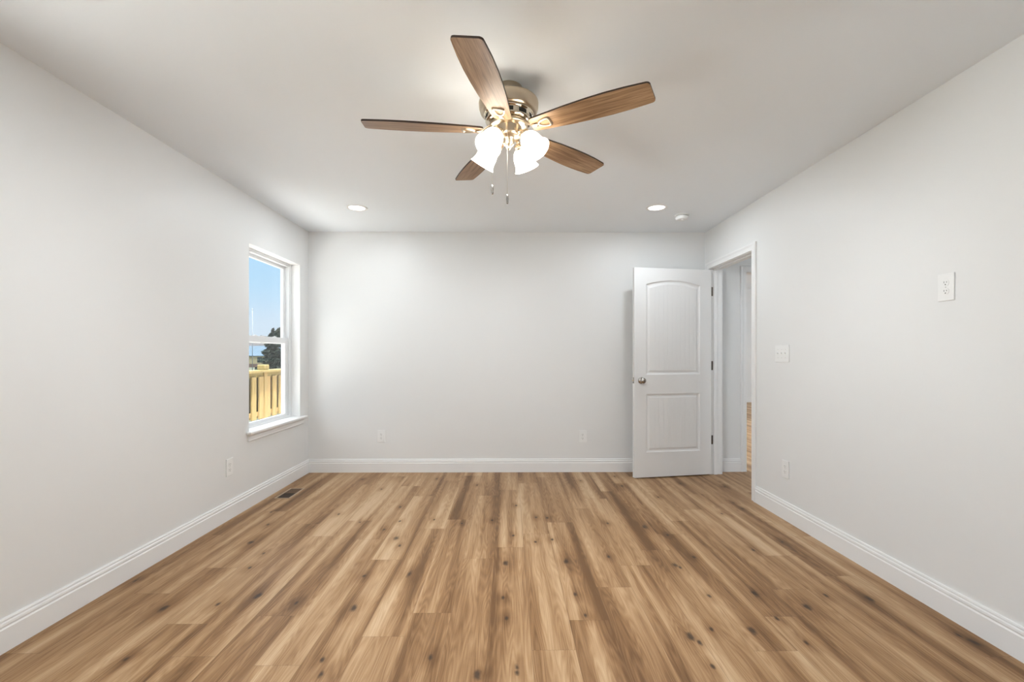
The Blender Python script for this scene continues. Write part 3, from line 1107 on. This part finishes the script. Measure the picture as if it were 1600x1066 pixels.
def light_arm(ang):
    """arm, socket and bell glass; local frame: x outward, z up, origin on the axis at the ceiling"""
    Mz = Matrix.Rotation(ang, 4, 'Z')
    b = MB()
    pts = [(0.040, 0, -0.226), (0.056, 0, -0.222), (0.068, 0, -0.221), (0.078, 0, -0.226), (0.084, 0, -0.234)]
    b.tube([Mz @ Vector(p) for p in pts], [0.011, 0.009, 0.0085, 0.009, 0.010], 14)
    arm = b.build('light_arm', M_FANMETAL, fan)
    tilt = math.radians(38)
    Ms = Mz @ Matrix.Translation((0.082, 0, -0.232)) @ Matrix.Rotation(-tilt, 4, 'Y')
    b = MB()
    b.lathe([(0, 0.004), (0.014, 0.003), (0.022, -0.004), (0.0255, -0.012), (0.0265, -0.024), (0.0225, -0.026)], 32, Ms)
    b.build('lamp_socket', M_FANMETAL, arm)
    Mg = Ms @ Matrix.Translation((0, 0, -0.018))
    b = MB()
    b.lathe(shade_prof, 40, Mg)
    b.build('lamp_shade', M_SHADE, fan)
    b = MB()
    b.lathe([(0, -0.083), (0.012, -0.081), (0.021, -0.073), (0.024, -0.062), (0.021, -0.048), (0.014, -0.034), (0.012, -0.018), (0.012, 0.0)], 24, Mg)
    b.build('light_bulb', M_BULB, fan)
    ld = bpy.data.lights.new('fan_bulb_glow', 'SPOT')
    ld.spot_size = math.radians(160)
    ld.spot_blend = 0.6
    ld.energy = FAN_W
    ld.color = WARM
    ld.shadow_soft_size = 0.05
    lo = bpy.data.objects.new('fan_bulb_glow', ld)
    col.objects.link(lo)
    lo.parent = fan
    lo.matrix_local = Mg @ Matrix.Translation((0, 0, -0.125))


for k in range(4):
    light_arm(math.radians(-35) + k * PI / 2)

# pull chains
for (x, y, zt, zb) in ((-0.074, -0.066, -0.236, -0.522), (-0.006, -0.058, -0.226, -0.562)):
    b = MB()
    zz = zt
    b.tube([(x * 0.8, y * 0.8, zt + 0.006), (x, y, zt), (x, y, zb + 0.04)], 0.0010, 6)
    c = b.build('pull_chain', M_CHAIN, fan)
    b = MB()
    b.lathe([(0, 0.044), (0.003, 0.043), (0.0045, 0.038), (0.0052, 0.030), (0.0060, 0.022), (0.0052, 0.012), (0.0058, 0.005), (0.004, 0.001), (0, 0)], 16,
            Matrix.Translation((x, y, zb)))
    tag(b.build('chain_fob', M_NICKEL, c), 'satin metal pull fob')

# bare point lights added to brighten the rooms beyond the doorway, without fixtures
for nm, loc, en, sz in (('hall_fill', (4.75, 1.75, 1.95), 17.0, 0.12), ('far_room_fill', (3.4, 8.2, 2.1), 230.0, 0.2)):
    ld = bpy.data.lights.new(nm, 'POINT')
    ld.shadow_soft_size = sz
    ld.energy = en
    ld.color = NEUTRAL
    lo = bpy.data.objects.new(nm, ld)
    col.objects.link(lo)
    lo.location = loc

# ------------------------------------------------------------------ outdoors
GZ = -1.5
M_GRASS = noisy(mat('grass', (0.2, 0.25, 0.1), 0.9), 0.6, 0.2, (0.018, 0.026, 0.012), (0.030, 0.036, 0.020))
b = MB()
b.box(-160, -0.17, -20, 260, GZ - 0.2, GZ)
struct('ground', b, M_GRASS, 'grassy yard outside the window')
M_DECK = noisy(mat('deck_wood', (0.5, 0.4, 0.25), 0.7), 8, 0.25, (0.70, 0.67, 0.63), (0.82, 0.79, 0.76), (12, 0.6, 1))
b = MB()
for k in range(12):
    b.box(-1.98 + k * 0.15, -1.98 + k * 0.15 + 0.144, -1.5, 12.0, -0.035, 0.0)
b.box(-1.98, -0.18, -1.5, -1.45, -0.25, -0.035); b.box(-1.98, -1.93, -1.5, 12.0, -0.25, -0.035)
for y in (-1.4, 1.1, 4.6, 8.1, 11.7):
    b.box(-1.90, -1.80, y, y + 0.1, GZ, -0.035)
struct('deck', b, M_DECK, 'new wooden deck outside the window')

rail = empty('deck_railing', (-1.9, 7.2, 0))
tag(rail, 'new pale pine deck railing with close upright slats outside the window', 'railing')
PINE_A, PINE_B = (0.12, 0.082, 0.028), (0.25, 0.19, 0.088)
M_PINE = noisy(mat('new_pine', PINE_B, 0.7, spec=0.2), 3.0, 0.3, PINE_A, PINE_B, (14, 14, 1.2), 5)


nt_ = M_PINE.node_tree          # boards differ a little in hue from one to the next
oi_ = nt_.nodes.new('ShaderNodeObjectInfo')
hs_ = nt_.nodes.new('ShaderNodeMixRGB'); hs_.blend_type = 'MULTIPLY'; hs_.inputs[0].default_value = 1.0
rr_ = nt_.nodes.new('ShaderNodeValToRGB')
rr_.color_ramp.elements[0].color = (0.86, 0.95, 0.80, 1)
rr_.color_ramp.elements[1].color = (1.30, 1.16, 1.10, 1)
lk_ = nt_.nodes['Principled BSDF'].inputs['Base Color'].links[0].from_socket
nt_.links.new(oi_.outputs['Random'], rr_.inputs[0])
nt_.links.new(lk_, hs_.inputs[1]); nt_.links.new(rr_.outputs[0], hs_.inputs[2])
nt_.links.new(hs_.outputs[0], nt_.nodes['Principled BSDF'].inputs['Base Color'])


def rpart(mb, name):
    return rel(mb, rail).build(name, M_PINE, rail)


RY0, RY1 = 5.2, 9.6
b = MB(); b.box(-1.98, -1.80, RY0, RY1, 0.915, 0.950, 0.004); rpart(b, 'top_rail')
b = MB(); b.box(-1.91, -1.872, RY0, RY1, 0.835, 0.915, 0.003); rpart(b, 'upper_rail')
b = MB(); b.box(-1.91, -1.872, RY0, RY1, 0.235, 0.300, 0.003); rpart(b, 'lower_rail')
rg = random.Random(3)
k = 0
y = RY0
while y < RY1 - 0.12:
    b = MB()
    zt = 0.850
    b.box(-1.872, -1.848, y, y + 0.125, 0.190 + rg.uniform(-0.006, 0.006), zt, 0.003)
    rpart(b, 'slat')
    b = MB()
    b.box(-1.934, -1.910, y + 0.200, y + 0.330, 0.190 + rg.uniform(-0.006, 0.006), 0.91, 0.003)
    rpart(b, 'slat')
    y += 0.210
for yp in (7.50, 9.5, 5.25):
    b = MB()
    b.box(-1.945, -1.845, yp - 0.05, yp + 0.05, -0.2, 1.020, 0.006)
    p_ = rpart(b, 'post')
    b = MB()
    b.box(-1.960, -1.830, yp - 0.065, yp + 0.065, 0.950, 1.034, 0.012)
    o = rel(b, rail).build('post_cap', M_PINE, p_)

# conifer and a leafy tree
M_NEEDLE = noisy(mat('needle_green', (0.03, 0.06, 0.05), 0.9, spec=0.1), 3, 0.25, (0.004, 0.010, 0.010), (0.013, 0.024, 0.018))
M_LEAF2 = noisy(mat('leaf_green', (0.05, 0.09, 0.04), 0.9, spec=0.1), 3, 0.25, (0.009, 0.016, 0.010), (0.020, 0.030, 0.018))
M_BARK = mat('bark', (0.08, 0.055, 0.04), 0.9)


def leaf_cloud(rgn, pts, size):
    b = MB()
    for p in pts:
        n = Vector((rgn.gauss(0, 1), rgn.gauss(0, 1), rgn.gauss(0, 1))).normalized()
        u = n.orthogonal().normalized()
        v = n.cross(u)
        s = size * rgn.uniform(0.6, 1.3)
        b.add([p + u * s, p + v * s * 0.45, p - u * s, p - v * s * 0.45], [(0, 1, 2, 3)])
    return b


def conifer(name, loc, h, r, label, seed, m):
    t = empty(name, loc)
    tag(t, label, 'tree')
    rgn = random.Random(seed)
    b = MB()
    b.tube([(0, 0, 0), (0.03, 0, h * 0.5), (0, 0.02, h * 0.97)], [0.16, 0.09, 0.015], 8)
    b.build('trunk', M_BARK, t)
    pts = []
    for _ in range(5200):
        s = rgn.random() ** 0.6         # 1 at the foot
        z = h * (1 - s) * 0.97 + 0.15
        rr = r * (s ** 0.75) * (0.75 + 0.25 * math.sin(z * 9 + rgn.random())) * math.sqrt(rgn.uniform(0.25, 1.05))
        a = rgn.uniform(0, 2 * PI)
        pts.append(Vector((rr * math.cos(a), rr * math.sin(a), z)))
    leaf_cloud(rgn, pts, 0.14).build('foliage', m, t)
    return t


def at(u, v, y):
    """world point at depth y seen through pixel (u, v) of the photograph"""
    return Vector((2.028 + ((u - 800) / 729.55 + 0.0076) * y, y, 1.1924 - (v - 554.43) / 729.55 * y))


p = at(428, 514, 40.0)
conifer('conifer_tree', (p.x, p.y, GZ), p.z - GZ, 1.75, 'dark green conifer beyond the railing, seen through the lower pane', 7, M_NEEDLE)
p = at(441, 512, 62.0)
t = empty('leafy_tree', (p.x, p.y, GZ))
tag(t, 'rounded dark tree behind the conifer at the right edge of the glass', 'tree')
b = MB()
b.tube([(0, 0, 0), (0.05, 0, 1.6), (0, 0, 3.2)], [0.2, 0.15, 0.08], 8)
b.build('trunk', M_BARK, t)
rg = random.Random(11)
pts = []
for _ in range(3000):
    d = Vector((rg.gauss(0, 1), rg.gauss(0, 1), rg.gauss(0, 1))).normalized() * (rg.random() ** 0.4)
    pts.append(Vector((d.x * 0.95, d.y * 0.95, p.z - GZ - 1.3 + d.z * 1.35)))
leaf_cloud(rg, pts, 0.16).build('foliage', M_LEAF2, t)

# house in the distance
hp = at(392, 571, 100.0)
house = empty('house', (hp.x, hp.y, GZ))
tag(house, 'low tan house with pale blue metal roof in the distance', 'house')
hz0 = 0.0
ez = at(392, 556, 100.0).z - GZ
rz = at(392, 541, 100.0).z - GZ
M_SIDING = noisy(mat('tan_siding', (0.5, 0.43, 0.28), 0.8), 2, 0.3, (0.36, 0.295, 0.165), (0.44, 0.37, 0.22), (0.2, 0.2, 8))
M_BRICKBASE = mat('brick_base', (0.14, 0.085, 0.07), 0.9)
M_ROOF = mat('blue_metal_roof', (0.042, 0.066, 0.092), 0.6, spec=0.1)
b = MB(); b.box(-9, 5, 0, 8, 0.75, ez); b.build('wall', M_SIDING, house)
b = MB(); b.box(-9.05, 5.05, -0.05, 8.05, 0, 0.75); b.build('foundation', M_BRICKBASE, house)
b = MB()
b.sweep([[Vector((x, -0.6, ez - 0.1)), Vector((x, 4, rz)), Vector((x, 8.6, ez - 0.1)), Vector((x, 8.6, ez)), Vector((x, 4, rz + 0.12)), Vector((x, -0.6, ez))] for x in (-9.5, 5.5)])
for k in range(30):
    x = -9.4 + k * 0.51
    b.sweep([[Vector((xx, -0.6, ez + 0.0)), Vector((xx, 4, rz + 0.12)), Vector((xx, 4, rz + 0.16)), Vector((xx, -0.6, ez + 0.04))] for xx in (x, x + 0.04)])
b.build('roof', M_ROOF, house)
M_PANE = mat('dark_pane', (0.05, 0.06, 0.07), 0.2)
for x in (-6, -2.2, 1.6):
    b = MB(); b.box(x, x + 1.0, -0.03, 0.02, 1.0, 1.0 + (ez - 1.0) * 0.8)
    b.build('window', M_PANE, house)

# utility pole
pp = at(396, 482, 70.0)
b = MB()
b.tube([(0, 0, 0), (0, 0, pp.z - GZ)], [0.045, 0.035], 8)
M_POLE = mat('weathered_pole', (0.16, 0.175, 0.20), 0.9, spec=0.1)
pole = empty('utility_pole', (pp.x, pp.y, GZ))
tag(pole, 'thin grey pole standing against the sky left of the trees', 'pole')
b.build('pole_shaft', M_POLE, pole)
b = MB()
b.box(-0.12, 0.12, -0.03, 0.03, pp.z - GZ - 0.30, pp.z - GZ - 0.25)
b.build('cross_arm', M_POLE, pole)

# wooded ridge
M_RIDGE = noisy(mat('bare_woods', (0.3, 0.28, 0.26), 0.95, spec=0.05), 0.35, 0.2, (0.042, 0.044, 0.048), (0.075, 0.068, 0.068))
rg = random.Random(4)
b = MB()
rings = []
ph = [rg.uniform(0, 6) for _ in range(6)]
for i in range(141):
    x = -230 + i * 1.3
    zt = at(405, 528, 200.0).z + 0.7 * math.sin(x * 0.07 + ph[0]) + 0.45 * math.sin(x * 0.23 + ph[1]) + 0.3 * math.sin(x * 0.61 + ph[2]) + rg.uniform(-0.25, 0.25)
    rings.append([Vector((x, 195, GZ)), Vector((x, 199, zt * 0.6 + GZ * 0.4)), Vector((x, 203, zt)), Vector((x, 212, zt * 0.7)), Vector((x, 220, GZ))])
b.sweep(rings, True)
struct('hillside', b, M_RIDGE, 'distant wooded ridge on the horizon')
